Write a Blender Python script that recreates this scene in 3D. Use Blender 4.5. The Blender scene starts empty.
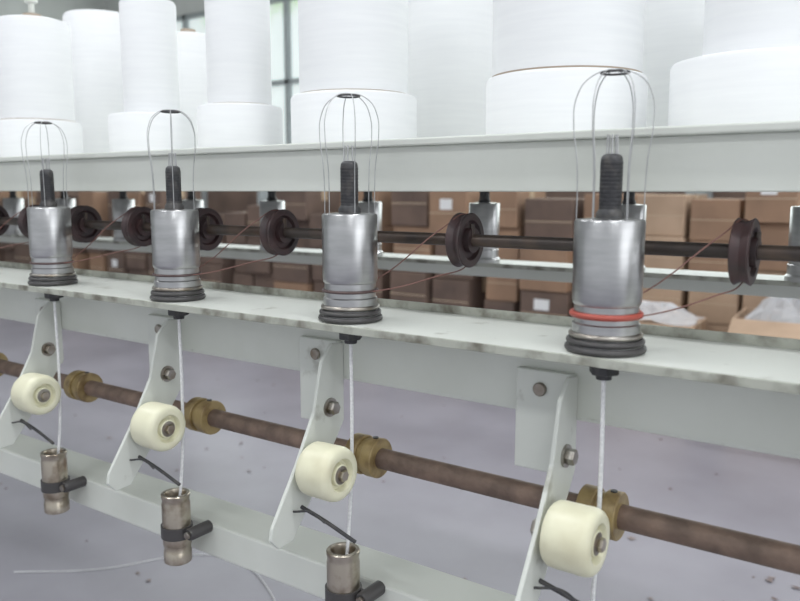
import bpy, math, random
from mathutils import Vector
random.seed(7)
H=0.9   # camera / spindle-rail reference height above the floor
C=bpy.context.scene.collection

# ---------------------------------------------------------------- materials
def newmat(name):
    m=bpy.data.materials.new(name); m.use_nodes=True
    nt=m.node_tree; b=nt.nodes['Principled BSDF']
    return m,nt,b
def mat(name,col,rough=.5,metal=0,col2=None,scale=20,thr=(.4,.65),bump=0,bscale=None,stretch=None,spec=None,detail=6):
    m,nt,b=newmat(name)
    b.inputs['Roughness'].default_value=rough; b.inputs['Metallic'].default_value=metal
    if spec is not None: b.inputs['Specular IOR Level'].default_value=spec
    b.inputs['Base Color'].default_value=(*col,1)
    mp=nt.nodes.new('ShaderNodeMapping')
    geo=nt.nodes.new('ShaderNodeNewGeometry')
    nt.links.new(geo.outputs['Position'],mp.inputs['Vector'])
    if stretch: mp.inputs['Scale'].default_value=stretch
    if col2:
        n=nt.nodes.new('ShaderNodeTexNoise'); n.inputs['Scale'].default_value=scale; n.inputs['Detail'].default_value=detail
        r=nt.nodes.new('ShaderNodeValToRGB')
        r.color_ramp.elements[0].position=thr[0]; r.color_ramp.elements[1].position=thr[1]
        r.color_ramp.elements[0].color=(*col,1); r.color_ramp.elements[1].color=(*col2,1)
        nt.links.new(mp.outputs[0],n.inputs['Vector']); nt.links.new(n.outputs['Fac'],r.inputs[0])
        nt.links.new(r.outputs[0],b.inputs['Base Color'])
    if bump:
        n2=nt.nodes.new('ShaderNodeTexNoise'); n2.inputs['Scale'].default_value=bscale or scale*3
        bp=nt.nodes.new('ShaderNodeBump'); bp.inputs['Strength'].default_value=bump; bp.inputs['Distance'].default_value=.002
        nt.links.new(mp.outputs[0],n2.inputs['Vector']); nt.links.new(n2.outputs['Fac'],bp.inputs['Height'])
        nt.links.new(bp.outputs[0],b.inputs['Normal'])
    return m
PAINT=mat('pale_paint',(.64,.66,.61),.42,0,(.54,.56,.50),7,(.45,.85),.1,60)
PAINTD=mat('worn_paint',(.61,.63,.585),.42,0,(.24,.23,.18),30,(.62,.78),.2,60)
EDGE=mat('grimy_paint_edge',(.42,.43,.37),.5,0,(.14,.13,.10),45,(.45,.68),.3,80)
STEEL=mat('turned_steel',(.47,.47,.475),.30,1,(.38,.38,.385),30,(.35,.7),.05,300,(1,1,5))
STEELD=mat('dull_steel',(.36,.34,.31),.36,1,(.22,.18,.14),50,(.4,.65),.2)
NICKEL=mat('aged_nickel',(.45,.40,.33),.3,1,(.25,.20,.15),60,(.45,.7),.15)
BLACK=mat('blackened_steel',(.04,.04,.043),.45,.3,(.08,.075,.07),90,(.5,.7),.3,200)
RUBBER=mat('black_rubber',(.045,.042,.042),.45)
RED=mat('red_rubber',(.36,.06,.04),.5)
DKRED=mat('dark_belt_ring',(.07,.04,.038),.5)
BELT=mat('brown_red_belt',(.17,.075,.06),.6)
PULLEY=mat('dark_rubber_pulley',(.030,.019,.02),.5,0,(.055,.026,.026),40,(.4,.7))
SHAFT=mat('dark_oily_shaft',(.045,.036,.032),.4,.5,(.09,.06,.045),35,(.4,.7))
RUST=mat('rusty_rod',(.13,.09,.07),.6,.3,(.25,.17,.13),45,(.35,.7),.6,140)
OCHRE=mat('ochre_collar',(.33,.24,.10),.45,.1,(.16,.10,.04),55,(.45,.7),.2)
CREAM=mat('cream_nylon',(.74,.72,.53),.36,0,(.60,.56,.38),26,(.5,.85))
YARN=mat('white_yarn',(.88,.88,.88),.8,0,(.75,.75,.76),400,(.4,.6),.5,900)
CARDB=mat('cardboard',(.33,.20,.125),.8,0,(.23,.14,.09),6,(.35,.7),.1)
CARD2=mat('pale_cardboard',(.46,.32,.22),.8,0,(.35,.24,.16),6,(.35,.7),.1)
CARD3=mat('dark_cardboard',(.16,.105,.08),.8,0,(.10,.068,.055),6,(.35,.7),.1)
TAPE=mat('packing_tape',(.50,.38,.26),.3)
TUBE=mat('paper_tube',(.36,.29,.22),.7)
PAPER=mat('white_paper',(.8,.8,.8),.7)
def spoolmat():
    m,nt,b=newmat('wound_white_yarn')
    b.inputs['Roughness'].default_value=.75
    geo=nt.nodes.new('ShaderNodeNewGeometry'); mp=nt.nodes.new('ShaderNodeMapping')
    mp.inputs['Scale'].default_value=(1,1,14)
    n=nt.nodes.new('ShaderNodeTexNoise'); n.inputs['Scale'].default_value=14; n.inputs['Detail'].default_value=3
    r=nt.nodes.new('ShaderNodeValToRGB')
    r.color_ramp.elements[0].position=.3; r.color_ramp.elements[0].color=(.775,.785,.80,1)
    r.color_ramp.elements[1].position=.7; r.color_ramp.elements[1].color=(.81,.82,.83,1)
    L=nt.links.new
    L(geo.outputs['Position'],mp.inputs['Vector']); L(mp.outputs[0],n.inputs['Vector']); L(n.outputs['Fac'],r.inputs[0])
    L(r.outputs[0],b.inputs['Base Color'])
    return m
SPOOL=spoolmat()
FLOOR=mat('painted_concrete',(.32,.31,.355),.34,0,(.225,.215,.25),2.2,(.35,.75),.06,30)
WALL=mat('plaster_wall',(.62,.64,.62),.8,0,(.52,.54,.52),3,(.4,.7))
CEIL=mat('ceiling_paint',(.75,.76,.76),.8,0,(.68,.69,.69),3,(.4,.7))
FRAME=mat('window_frame_paint',(.35,.39,.40),.5,0,(.3,.33,.34),8,(.4,.7))
def panemat():
    m,nt,b=newmat('daylit_window_pane')
    geo=nt.nodes.new('ShaderNodeNewGeometry')
    n=nt.nodes.new('ShaderNodeTexNoise'); n.inputs['Scale'].default_value=1.3; n.inputs['Detail'].default_value=4
    r=nt.nodes.new('ShaderNodeValToRGB')
    r.color_ramp.elements[0].position=.34; r.color_ramp.elements[0].color=(.42,.57,.34,1)
    r.color_ramp.elements[1].position=.52; r.color_ramp.elements[1].color=(.66,.73,.72,1)
    nt.links.new(geo.outputs['Position'],n.inputs['Vector']); nt.links.new(n.outputs['Fac'],r.inputs[0])
    nt.links.new(r.outputs[0],b.inputs['Base Color']); nt.links.new(r.outputs[0],b.inputs['Emission Color'])
    b.inputs['Emission Strength'].default_value=.7; b.inputs['Roughness'].default_value=.1
    return m
PANE=panemat()
def lampmat():
    m,nt,b=newmat('fluorescent_tube'); b.inputs['Emission Color'].default_value=(1,1,1,1); b.inputs['Emission Strength'].default_value=8
    return m
LAMP=lampmat()
def plastic():
    m,nt,b=newmat('clear_plastic_film'); b.inputs['Base Color'].default_value=(.80,.81,.84,1)
    b.inputs['Roughness'].default_value=.2; b.inputs['Transmission Weight'].default_value=.5; b.inputs['IOR'].default_value=1.1
    return m
PLAST=plastic()

# ---------------------------------------------------------------- helpers
def empty(name,loc=(0,0,0)):
    e=bpy.data.objects.new(name,None); e.empty_display_size=.02; C.objects.link(e); e.location=loc; return e
def mk(name,vs,fs,m,parent=None,smooth=False,mats=None,midx=None,bevel=0,auto=True):
    me=bpy.data.meshes.new(name); me.from_pydata(vs,[],fs); me.update()
    o=bpy.data.objects.new(name,me); C.objects.link(o)
    for k in (mats or [m]): me.materials.append(k)
    if smooth:
        for p in me.polygons: p.use_smooth=True
        md=o.modifiers.new('es','EDGE_SPLIT'); md.split_angle=math.radians(38)
    if bevel:
        b=o.modifiers.new('bv','BEVEL'); b.width=bevel; b.segments=2; b.limit_method='ANGLE'
    if parent: o.parent=parent
    return o
def boxdata(x0,x1,y0,y1,z0,z1):
    v=[(x0,y0,z0),(x1,y0,z0),(x1,y1,z0),(x0,y1,z0),(x0,y0,z1),(x1,y0,z1),(x1,y1,z1),(x0,y1,z1)]
    f=[(0,3,2,1),(4,5,6,7),(0,1,5,4),(1,2,6,5),(2,3,7,6),(3,0,4,7)]
    return v,f
def box(name,x0,x1,y0,y1,z0,z1,m,parent=None,bevel=0):
    v,f=boxdata(x0,x1,y0,y1,z0,z1); return mk(name,v,f,m,parent,bevel=bevel)
def lathe(name,prof,c,m,parent=None,axis='Z',seg=48,caps=True):
    vs=[];fs=[]
    for r,h in prof:
        for i in range(seg):
            a=2*math.pi*i/seg; p,q=r*math.cos(a),r*math.sin(a)
            if axis=='Z': v=(p,q,h)
            elif axis=='X': v=(h,p,q)
            else: v=(q,h,p)
            vs.append((v[0]+c[0],v[1]+c[1],v[2]+c[2]))
    for k in range(len(prof)-1):
        for i in range(seg):
            j=(i+1)%seg; fs.append((k*seg+i,k*seg+j,(k+1)*seg+j,(k+1)*seg+i))
    if caps:
        fs.append(tuple(reversed(range(seg)))); n=(len(prof)-1)*seg; fs.append(tuple(range(n,n+seg)))
    return mk(name,vs,fs,m,parent,smooth=True)
def torus(name,R,r,c,m,parent=None,axis='Z',zs=1):
    prof=[(R+r*math.cos(t),r*zs*math.sin(t)) for t in [2*math.pi*i/12 for i in range(13)]]
    return lathe(name,prof,c,m,parent,axis,48,False)
def tube(name,pts,r,m,parent=None,cyclic=False,bez=True,res=8):
    cu=bpy.data.curves.new(name,'CURVE'); cu.dimensions='3D'; cu.bevel_depth=r; cu.bevel_resolution=3; cu.resolution_u=res
    cu.use_fill_caps=True
    if bez:
        s=cu.splines.new('BEZIER'); s.bezier_points.add(len(pts)-1)
        for b,p in zip(s.bezier_points,pts): b.co=p; b.handle_left_type=b.handle_right_type='AUTO'
    else:
        s=cu.splines.new('POLY'); s.points.add(len(pts)-1)
        for b,p in zip(s.points,pts): b.co=(*p,1)
    s.use_cyclic_u=cyclic
    o=bpy.data.objects.new(name,cu); C.objects.link(o); cu.materials.append(m)
    if parent: o.parent=parent
    return o
def extrudeYZ(name,outline,x0,x1,m,parent,bevel=.001):
    n=len(outline); vs=[(x0,y,z) for y,z in outline]+[(x1,y,z) for y,z in outline]
    fs=[tuple(range(n)),tuple(reversed(range(n,2*n)))]+[(i,i+n,(i+1)%n+n,(i+1)%n) for i in range(n)]
    return mk(name,vs,fs,m,parent,bevel=bevel)
def hexnut(name,r,h0,h1,c,m,parent,axis='Z'):
    return lathe(name,[(r*.9,h0),(r,h0+.001),(r,h1-.001),(r*.9,h1)],c,m,parent,axis,6)

XL,XR=-3.0,0.45
# ---------------------------------------------------------------- room shell
box('floor',-8,3.5,-3,5.6,-.05,0,FLOOR)
box('ceiling',-8,3.5,-3,5.6,3.2,3.25,CEIL)
box('wall_left',-8.05,-8,-3,5.6,0,3.2,WALL)
wy=5.6
box('wall_back',-8,3.5,wy,wy+.1,0,1.0,WALL)
wins=[(-7.6,-6.2),(-5.7,-4.3),(-3.8,-2.4),(-1.9,-.5),(0,1.4),(1.9,3.3)]
xs=[-8]+[v for w in wins for v in w]+[3.5]
for i in range(0,len(xs),2):
    box('wall_back_pier_%d'%(i//2+1),xs[i],xs[i+1],wy,wy+.1,1.0,2.7,WALL)
box('wall_back_header',-8,3.5,wy,wy+.1,2.7,3.2,WALL)
for k,(a,b) in enumerate(wins):
    e=empty('window_%d'%(k+1))
    box('pane',a,b,wy+.05,wy+.06,1.0,2.7,PANE,e)
    n=3
    for i in range(n+1):
        x=a+(b-a)*i/n
        box('mullion_%d'%i,x-.025,x+.025,wy+.0,wy+.05,1.0,2.7,FRAME,e)
    for z in (1.0,1.9,2.66): box('transom',a,b,wy+.0,wy+.05,z,z+.045,FRAME,e)
for (lx,ly) in [(-4.5,3.4),(-2.2,3.4),(.2,3.4),(-3.6,.5),(-1.6,.2),(.6,.2),(-1.2,-1.6),(1.4,-1.4)]:
    e=empty('fluorescent_ceiling_lamp',(lx,ly,3.05))
    box('lamp_body',-.6,.6,-.08,.08,.04,.15,CEIL,e,.01)
    lathe('lamp_tube',[(.015,-.58),(.018,-.57),(.018,.57),(.015,.58)],(0,-.035,.02),LAMP,e,'X',16)
    lathe('lamp_tube',[(.015,-.58),(.018,-.57),(.018,.57),(.015,.58)],(0,.035,.02),LAMP,e,'X',16)
    l=bpy.data.lights.new('lamp_light','AREA'); l.shape='RECTANGLE'; l.size=1.2; l.size_y=.16; l.energy=17; l.color=(.96,.985,1)
    lo=bpy.data.objects.new('lamp_light',l); C.objects.link(lo); lo.parent=e; lo.location=(0,0,-.02)

# ---------------------------------------------------------------- machine frame
fr=empty('yarn_covering_machine_frame')
def Z(z): return z+H
box('upper_fascia',XL,XR,.625,.632,Z(-.001),Z(.042),PAINT,fr,.001)
box('upper_shelf',XL,XR,.618,1.22,Z(.042),Z(.049),PAINT,fr,.0015)
box('upper_fascia_rear',XL,XR,1.208,1.215,Z(-.001),Z(.042),PAINT,fr,.001)
def rail(y0,y1,yw,zb,nm):
    box(nm+'_flange',XL,XR,y0,y1,Z(-.128),Z(-.122),PAINTD,fr,.0015)
    box(nm+'_flange_lip',XL,XR,y0-.0012,y0+.001,Z(-.1285),Z(-.1215),EDGE,fr,.0005)
    box(nm+'_web',XL,XR,yw,yw+.006,Z(zb),Z(-.128),PAINT,fr,.001)
rail(.54,.66,.60,-.187,'spindle_rail')
box('spindle_rail_rear_lip',XL,XR,.66,.663,Z(-.128),Z(-.114),EDGE,fr,.001)
box('spindle_rail_foot',XL,XR,.60,.625,Z(-.190),Z(-.186),PAINTD,fr,.001)
rail(1.16,1.24,1.2,-.150,'rear_rail')
box('lower_bar',XL,XR,.583,.642,Z(-.428),Z(-.387),PAINT,fr,.003)
for x in (XL,XR-.05):
    for y in (.60,1.17):
        box('leg',x,x+.05,y,y+.05,0,Z(-.001),PAINT,fr,.003)
    box('foot_beam',x,x+.05,.5,1.3,.0,.05,PAINT,fr,.003)
    box('cross_beam',x,x+.05,.65,1.17,Z(-.26),Z(-.20),PAINT,fr,.003)
    box('rod_bracket',x,x+.05,.59,.64,Z(-.30),Z(-.24),PAINT,fr,.003)

sh=empty('drive_pulley_shaft',(0,.654,Z(-.0476)))
lathe('shaft',[(.0055,XL),(.006,XL+.001),(.006,XR-.001),(.0055,XR)],(0,0,0),SHAFT,sh,'X',24)
px=[-.128,-.381,-.626,-.754,-.879,-1.009,-1.13,-1.26,-1.38,-1.5,.12,.37]
for x in px:
    R=.0265
    prof=[(.008,-.010),(.012,-.010),(.012,-.004),(R-.009,-.0035),(R-.007,-.007),(R-.001,-.007),(R,-.006),(R-.0022,-.0022),(R-.003,0),(R-.0022,.0022),(R,.006),(R-.001,.007),(R-.007,.007),(R-.009,.0035),(.012,.004),(.012,.010),(.008,.010)]
    lathe('pulley',prof,(x,0,0),PULLEY,sh,'X',48,True)
    lathe('hub_screw',[(.0025,0),(.0025,.016)],(x+.009,-.002,.0),SHAFT,sh,'Z',8)

spX=[-.208-.25*k for k in range(-2,6)]
rd=empty('rusty_control_rod',(0,.615,Z(-.271)))
lathe('rod',[(.0095,XL),(.0105,XL+.001),(.0105,XR-.001),(.0095,XR)],(0,0,0),RUST,rd,'X',32)
for X in spX:
    lathe('rod_collar',[(.0105,-.018),(.0195,-.018),(.0205,-.017),(.0205,-.005),(.0195,-.004),(.0175,-.004),(.0175,.003),(.0195,.003),(.0205,.004),(.0205,.015),(.0195,.016),(.0105,.016)],(X-.012,0,0),OCHRE,rd,'X',40)
    lathe('collar_screw',[(.003,0),(.003,.0215)],(X-.003,0,0),BLACK,rd,'Z',10)

def spindle(X,Y,simple=False,red=False):
    e=empty('yarn_spindle',(X,Y,Z(-.122)))
    lathe('housing',[(.0280,0),(.0280,.006),(.0255,.009),(.0255,.022),(.0243,.023),(.0243,.036),(.0253,.037),(.0260,.040),(.0260,.099),(.0250,.1005),(.013,.1015)],(0,0,0),STEEL,e,'Z',64)
    lathe('shaft_collar',[(.0105,.101),(.0105,.105),(.0084,.108)],(0,0,0),BLACK,e,'Z',32)
    if simple:
        lathe('black_shaft',[(.0085,.106),(.0085,.145),(.006,.147)],(0,0,0),BLACK,e,'Z',24); return e
    torus('base_ring_1',.0280,.0028,(0,0,.0030),RUBBER,e)
    torus('base_ring_2',.0272,.0024,(0,0,.0085),RUBBER,e)
    torus('base_ring_3',.0258,.0022,(0,0,.0135),STEELD,e)
    torus('o_ring',.0255,.0024 if red else .0014,(0,0,.029),RED if red else DKRED,e)
    prof=[(.0084,.106)]
    h=.108
    while h<.143:
        prof+= [(.0084,h),(.0084,h+.0019),(.00815,h+.0021),(.00815,h+.0026)]; h+=.003
    prof+=[(.0078,.1465),(.006,.1485),(.004,.149)]
    lathe('black_serrated_shaft',prof,(0,0,0),BLACK,e,'Z',24)
    for i in range(5):
        a=i*1.257
        tube('tip_prong',[(.0042*math.cos(a),.0042*math.sin(a),.146),(.0036*math.cos(a),.0036*math.sin(a),.163)],.0006,STEEL,e,False,False)
    for k in range(3):  # added wire cage standing in for the spinning yarn balloon
        a0=.35+k*math.pi/3
        pts=[(-.0246,.098),(-.0245,.122),(-.0255,.145),(-.0285,.170),(-.0272,.190),(-.0185,.2040),(0,.2095),(.0185,.2040),(.0272,.190),(.0285,.170),(.0255,.145),(.0245,.122),(.0246,.098)]
        tube('balloon_wire',[(p*math.cos(a0),p*math.sin(a0),h) for p,h in pts],.00045,STEEL,e)
    torus('balloon_eyelet',.010,.0009,(0,0,.2075),BLACK,e)
    lathe('washer',[(.0135,-.0085),(.0135,-.0065)],(0,0,0),BLACK,e)
    hexnut('mounting_nut',.0118,-.0185,-.0085,(0,0,0),BLACK,e)
    lathe('outlet',[(.006,-.0225),(.0065,-.018)],(0,0,0),BLACK,e,'Z',20)
    return e
for X in spX:
    spindle(X,.572,False,abs(X+.208)<.01)
    tube('cord_yarn',[(X,.572,Z(-.140)),(X+.0005,.572,Z(-.23)),(X-.0005,.570,Z(-.30)),(X,.557,Z(-.40))],.0018,YARN)
    pxx=X+.079
    tube('drive_belt',[(X-.0245,.572,Z(-.093)),(X,.5465,Z(-.093)),(X+.026,.572,Z(-.093)),(pxx-.012,.625,Z(-.080)),(pxx,.654,Z(-.0725)),
        (pxx+.001,.6785,Z(-.0476)),(pxx,.654,Z(-.0225)),(pxx-.012,.632,Z(-.034)),(X+.01,.604,Z(-.084)),(X-.010,.600,Z(-.092))],.0006,BELT,None,True)
for X in spX:
    e=empty('tension_roller_bracket',(X,0,H))
    box('mounting_leaf',-.085,-.033,.592,.5995,-.238,-.150,PAINTD,e,.0015)
    extrudeYZ('arm_plate',[(.5995,-.152),(.582,-.150),(.566,-.166),(.5535,-.215),(.528,-.260),(.493,-.312),(.491,-.323),(.501,-.334),(.521,-.333),(.559,-.286),(.586,-.250),(.5995,-.232)],-.0355,-.0315,PAINTD,e)
    lathe('leaf_bolt',[(.005,-.003),(.006,-.002),(.006,0)],(-.062,.592,-.166),STEELD,e,'Y',20)
    lathe('arm_washer',[(.0095,0),(.0095,.002)],(-.0315,.577,-.214),STEELD,e,'X',24)
    hexnut('arm_bolt',.0068,.002,.009,(-.0315,.577,-.214),STEELD,e,'X')
    R=.0262; rc=(.009,.5425,-.265)
    prof=[(.006,-.036),(.0185,-.036),(.0235,-.035),(R-.0005,-.032),(R,-.027),(R,-.012),(R+.0002,-.008),(R,-.003),(R-.0012,.0008),(R-.0035,.003),(.0195,.0036),(.0160,.003),(.0150,.0005),(.0140,-.003),(.0110,-.003),(.0100,.0015),(.0085,.002)]
    lathe('nylon_roller',prof,rc,CREAM,e,'X',56)
    lathe('roller_bearing',[(.0088,0),(.0088,.0022),(.006,.003)],rc,STEELD,e,'X',28)
    hexnut('roller_bolt',.0056,.002,.007,rc,NICKEL,e,'X')
    lathe('roller_axle',[(.005,-.049),(.005,0)],rc,STEELD,e,'X',16)
    hexnut('axle_nut',.0085,-.0505,-.0445,rc,STEELD,e,'X')
    tube('hook_lever',[(-.032,.533,-.303),(-.010,.538,-.312),(.028,.541,-.326)],.0020,BLACK,e)
    tube('hook_lever_upper',[(-.030,.52,-.303),(-.008,.523,-.300),(.004,.526,-.308)],.0011,BLACK,e)
    g=empty('yarn_guide_cup',(X,.557,Z(-.347)))
    lathe('cup_tube',[(.0150,-.083),(.0160,-.082),(.0160,-.070),(.0153,-.069),(.0153,-.062),(.0163,-.061),(.0163,-.012),(.0157,-.010),(.0157,-.006),(.0165,-.004),(.0165,-.001),(.0157,0),(.0125,0),(.0115,-.002),(.0115,-.030)],(0,0,0),NICKEL,g,'Z',48,False)
    lathe('cup_core',[(.0118,-.080),(.0118,-.022)],(0,0,0),BLACK,g,'Z',32)
    lathe('clamp_band',[(.0160,-.052),(.0182,-.052),(.0182,-.038),(.0160,-.038)],(0,0,0),RUBBER,g,'Z',40,False)
    box('clamp_ear',.015,.026,.004,.009,-.051,-.039,RUBBER,g,.0015)
    lathe('clamp_bolt',[(.0062,-.004),(.0072,-.002),(.0072,.0265)],(.025,0,-.044),RUBBER,g,'Y',24)
    hexnut('clamp_bolt_head',.0045,-.0075,-.004,(.025,0,-.044),STEELD,g,'Y')

for k in range(12):
    spindle(.1-.25*k,1.18,True)

# ---------------------------------------------------------------- spools
def spool(X,Y,r1,r2,top=.29,mid=.118,knob=False):
    e=empty('yarn_spool',(X,Y,H))
    lathe('lower_package',[(r1*.5,.0492),(r1-.003,.0492),(r1,.052),(r1,mid-.004),(r1-.002,mid-.001),(r1-.006,mid),(r2*.5,mid)],(0,0,0),SPOOL,e,'Z',64)
    lathe('paper_tube_edge',[(r2+.0006,mid),(r2+.0006,mid+.0016),(r2-.002,mid+.0018)],(0,0,0),TUBE,e,'Z',64)
    lathe('upper_package',[(r2*.5,mid),(r2,mid+.0015),(r2,top-.006),(r2-.002,top-.002),(r2-.008,top),(.016,top)],(0,0,0),SPOOL,e,'Z',64)
    lathe('spool_core',[(.015,top-.002),(.015,top+.012),(.012,top+.012),(.012,top)],(0,0,0),TUBE,e,'Z',24,False)
    if knob:
        lathe('spindle_peg',[(.005,top),(.005,top+.03),(.011,top+.032),(.012,top+.042),(.006,top+.05)],(0,0,0),PAINT,e,'Z',24)
def tall(X,Y,r,top=.29):
    e=empty('tall_yarn_spool',(X,Y,H))
    lathe('package',[(r*.6,.0492),(r-.002,.0492),(r,.052),(r,top-.006),(r-.003,top),(.016,top)],(0,0,0),SPOOL,e,'Z',64)
    lathe('core',[(.015,top-.002),(.015,top+.012),(.012,top+.012),(.012,top)],(0,0,0),TUBE,e,'Z',24,False)
spool(-.152,.80,.080,.052,.33)
spool(-.345,.80,.084,.078,.33)
spool(-.632,.80,.080,.069,.33)
spool(-.838,.80,.060,.045,.33)
spool(-1.034,.80,.066,.042,.288,.116)
spool(-1.355,.80,.072,.062,.296,.122,True)
spool(.06,.80,.075,.06); spool(.28,.80,.08,.06)
spool(-1.68,.8,.07,.05); spool(-1.95,.8,.07,.05)
tall(-.648,1.06,.070,.36); tall(-1.53,1.06,.076,.37); tall(-1.25,1.06,.050,.30); tall(-.30,1.06,.062,.36)
tall(-.03,1.06,.06,.36); tall(-1.95,1.06,.06); tall(-2.25,1.06,.06); tall(-2.6,1.06,.06); tall(.25,1.06,.06)
tall(-1.75,1.12,.07,.35)

# ---------------------------------------------------------------- cartons
def carton(x,y,z,w,d,h,rot=0,m=CARDB,open_=False):
    e=empty('cardboard_box',(x,y,z)); e.rotation_euler[2]=rot
    if open_:
        t=.006
        box('side_front',-w/2,w/2,-d/2,-d/2+t,0,h,m,e); box('side_back',-w/2,w/2,d/2-t,d/2,0,h,m,e)
        box('side_l',-w/2,-w/2+t,-d/2+t,d/2-t,0,h,m,e); box('side_r',w/2-t,w/2,-d/2+t,d/2-t,0,h,m,e)
        box('bottom',-w/2,w/2,-d/2,d/2,0,t,m,e)
        mk('flap_front',[(-w/2,-d/2,h),(w/2,-d/2,h),(w/2,-d/2-.12,h-.06),(-w/2,-d/2-.12,h-.06)],[(0,1,2,3)],m,e)
        mk('flap_right',[(w/2,-d/2,h),(w/2,d/2,h),(w/2+.12,d/2,h-.05),(w/2+.12,-d/2,h-.05)],[(0,1,2,3)],m,e)
    else:
        box('carton_body',-w/2,w/2,-d/2,d/2,0,h,m,e,.004)
        box('tape_top',-w/2-.0005,w/2+.0005,-.025,.025,h-.001,h+.001,TAPE,e)
        box('tape_side',w/2,w/2+.0012,-.025,.025,h-.07,h,TAPE,e)
        box('tape_front_seam',-w/2,w/2,-d/2-.001,-d/2,h*.49,h*.51,TAPE,e)
        box('label',-w*.2,w*.12,-d/2-.0015,-d/2,h*.58,h*.82,PAPER if random.random()<.12 else m,e)
    return e
x=.6
while x>-7.4:
    w=random.uniform(.17,.30); h=random.uniform(.17,.24)
    top=random.choice([.92,.95,.85,1.0,.9])
    if x>-1.0: top=random.choice([.97,1.0,.95])
    z=0
    while z+h<top:
        ms=[CARDB,CARD2,CARD2] if x>-1.3 else ([CARDB,CARDB,CARD3] if x>-2.2 else [CARDB,CARD3,CARD3,CARD3])  # browner cartons leftwards, with dimmer ambient put into their colour
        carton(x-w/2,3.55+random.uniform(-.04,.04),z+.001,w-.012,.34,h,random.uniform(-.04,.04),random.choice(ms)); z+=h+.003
    x-=w+random.choice([.01,.01,.03,.08])
rk=empty('storage_rack')
box('rack_back_panel',-7.6,.9,4.15,4.17,0,1.02,CARD3,rk)
for i in range(10):
    xx=-7.6+i*.94; box('rack_upright',xx,xx+.04,3.80,4.15,0,1.02,FRAME,rk)
for (x,y,w,h,o) in [(-.42,3.14,.40,.44,True),(-.95,3.16,.36,.38,False),(-.03,3.12,.26,.5,False)]:
    c=carton(x,y,.001,w,.32,h,.06,CARD2,o)
    if x<-.1:
        random.seed(3); n=14; vs=[];fs=[]
        for i in range(n):
            for j in range(n):
                u=i/(n-1)-.5; v=j/(n-1)-.5; r=max(0,1-(u*u+v*v)*3.2)
                vs.append((u*.34+random.uniform(-.01,.01),v*.26+random.uniform(-.01,.01),h+.003+r*(.14 if o else .07)*random.uniform(.6,1.1)-(.04 if o else 0)))
        for i in range(n-1):
            for j in range(n-1): fs.append((i*n+j,(i+1)*n+j,(i+1)*n+j+1,i*n+j+1))
        mk('plastic_film_bundle',vs,fs,PLAST,c)

tube('loose_yarn',[(-1.75,.90,.002),(-1.60,1.02,.002),(-1.45,1.22,.002),(-1.34,1.24,.002),(-1.22,1.20,.002),(-1.0,1.05,.002)],.0015,YARN)
random.seed(11)
vs=[];fs=[]
for i in range(170):
    if i<90: cx,cy=random.gauss(-.26,.09),random.gauss(1.55,.16)
    else: cx,cy=random.uniform(-3,0),random.uniform(1.0,2.8)
    s=random.uniform(.003,.013); a=random.uniform(0,3.14); k=len(vs)
    for t in (0,1.7,3.3,4.6):
        vs.append((cx+s*math.cos(a+t),cy+s*math.sin(a+t)*random.uniform(.4,1),.001+random.uniform(0,.004)))
    fs.append((k,k+1,k+2,k+3))
mk('floor_lint_debris',vs,fs,mat('lint',(.12,.07,.06),.9,0,(.3,.25,.24),8,(.4,.6)))

# ---------------------------------------------------------------- light / world / camera
w=bpy.data.worlds.new('world'); bpy.context.scene.world=w; w.use_nodes=True
bg=w.node_tree.nodes['Background']; bg.inputs[0].default_value=(.87,.91,.95,1); bg.inputs[1].default_value=.78
def area(name,loc,rot,sx,sy,e,col):
    l=bpy.data.lights.new(name,'AREA'); l.shape='RECTANGLE'; l.size=sx; l.size_y=sy; l.energy=e; l.color=col
    o=bpy.data.objects.new(name,l); C.objects.link(o); o.location=loc; o.rotation_euler=rot; return o
area('daylight_back_windows',(-2.2,5.5,1.9),(math.radians(-90),0,0),9,1.6,100,(.93,1,.98))
area('right_fill_light',(3.3,1.0,1.9),(0,math.radians(90),0),1.8,5,60,(.95,.98,1))  # added fill for bands on the steel; this side has no windows

cam=bpy.data.cameras.new('camera'); co=bpy.data.objects.new('camera',cam); C.objects.link(co)
cam.sensor_width=36; cam.lens=35.01; cam.clip_start=.01
co.location=(0,0,H); co.rotation_euler=(math.radians(90-8.05),0,math.radians(35))
cam.dof.use_dof=True; cam.dof.focus_distance=.78; cam.dof.aperture_fstop=7
bpy.context.scene.camera=co
vs_=bpy.context.scene.view_settings; vs_.view_transform='Standard'; vs_.exposure=0.06; vs_.gamma=1.06
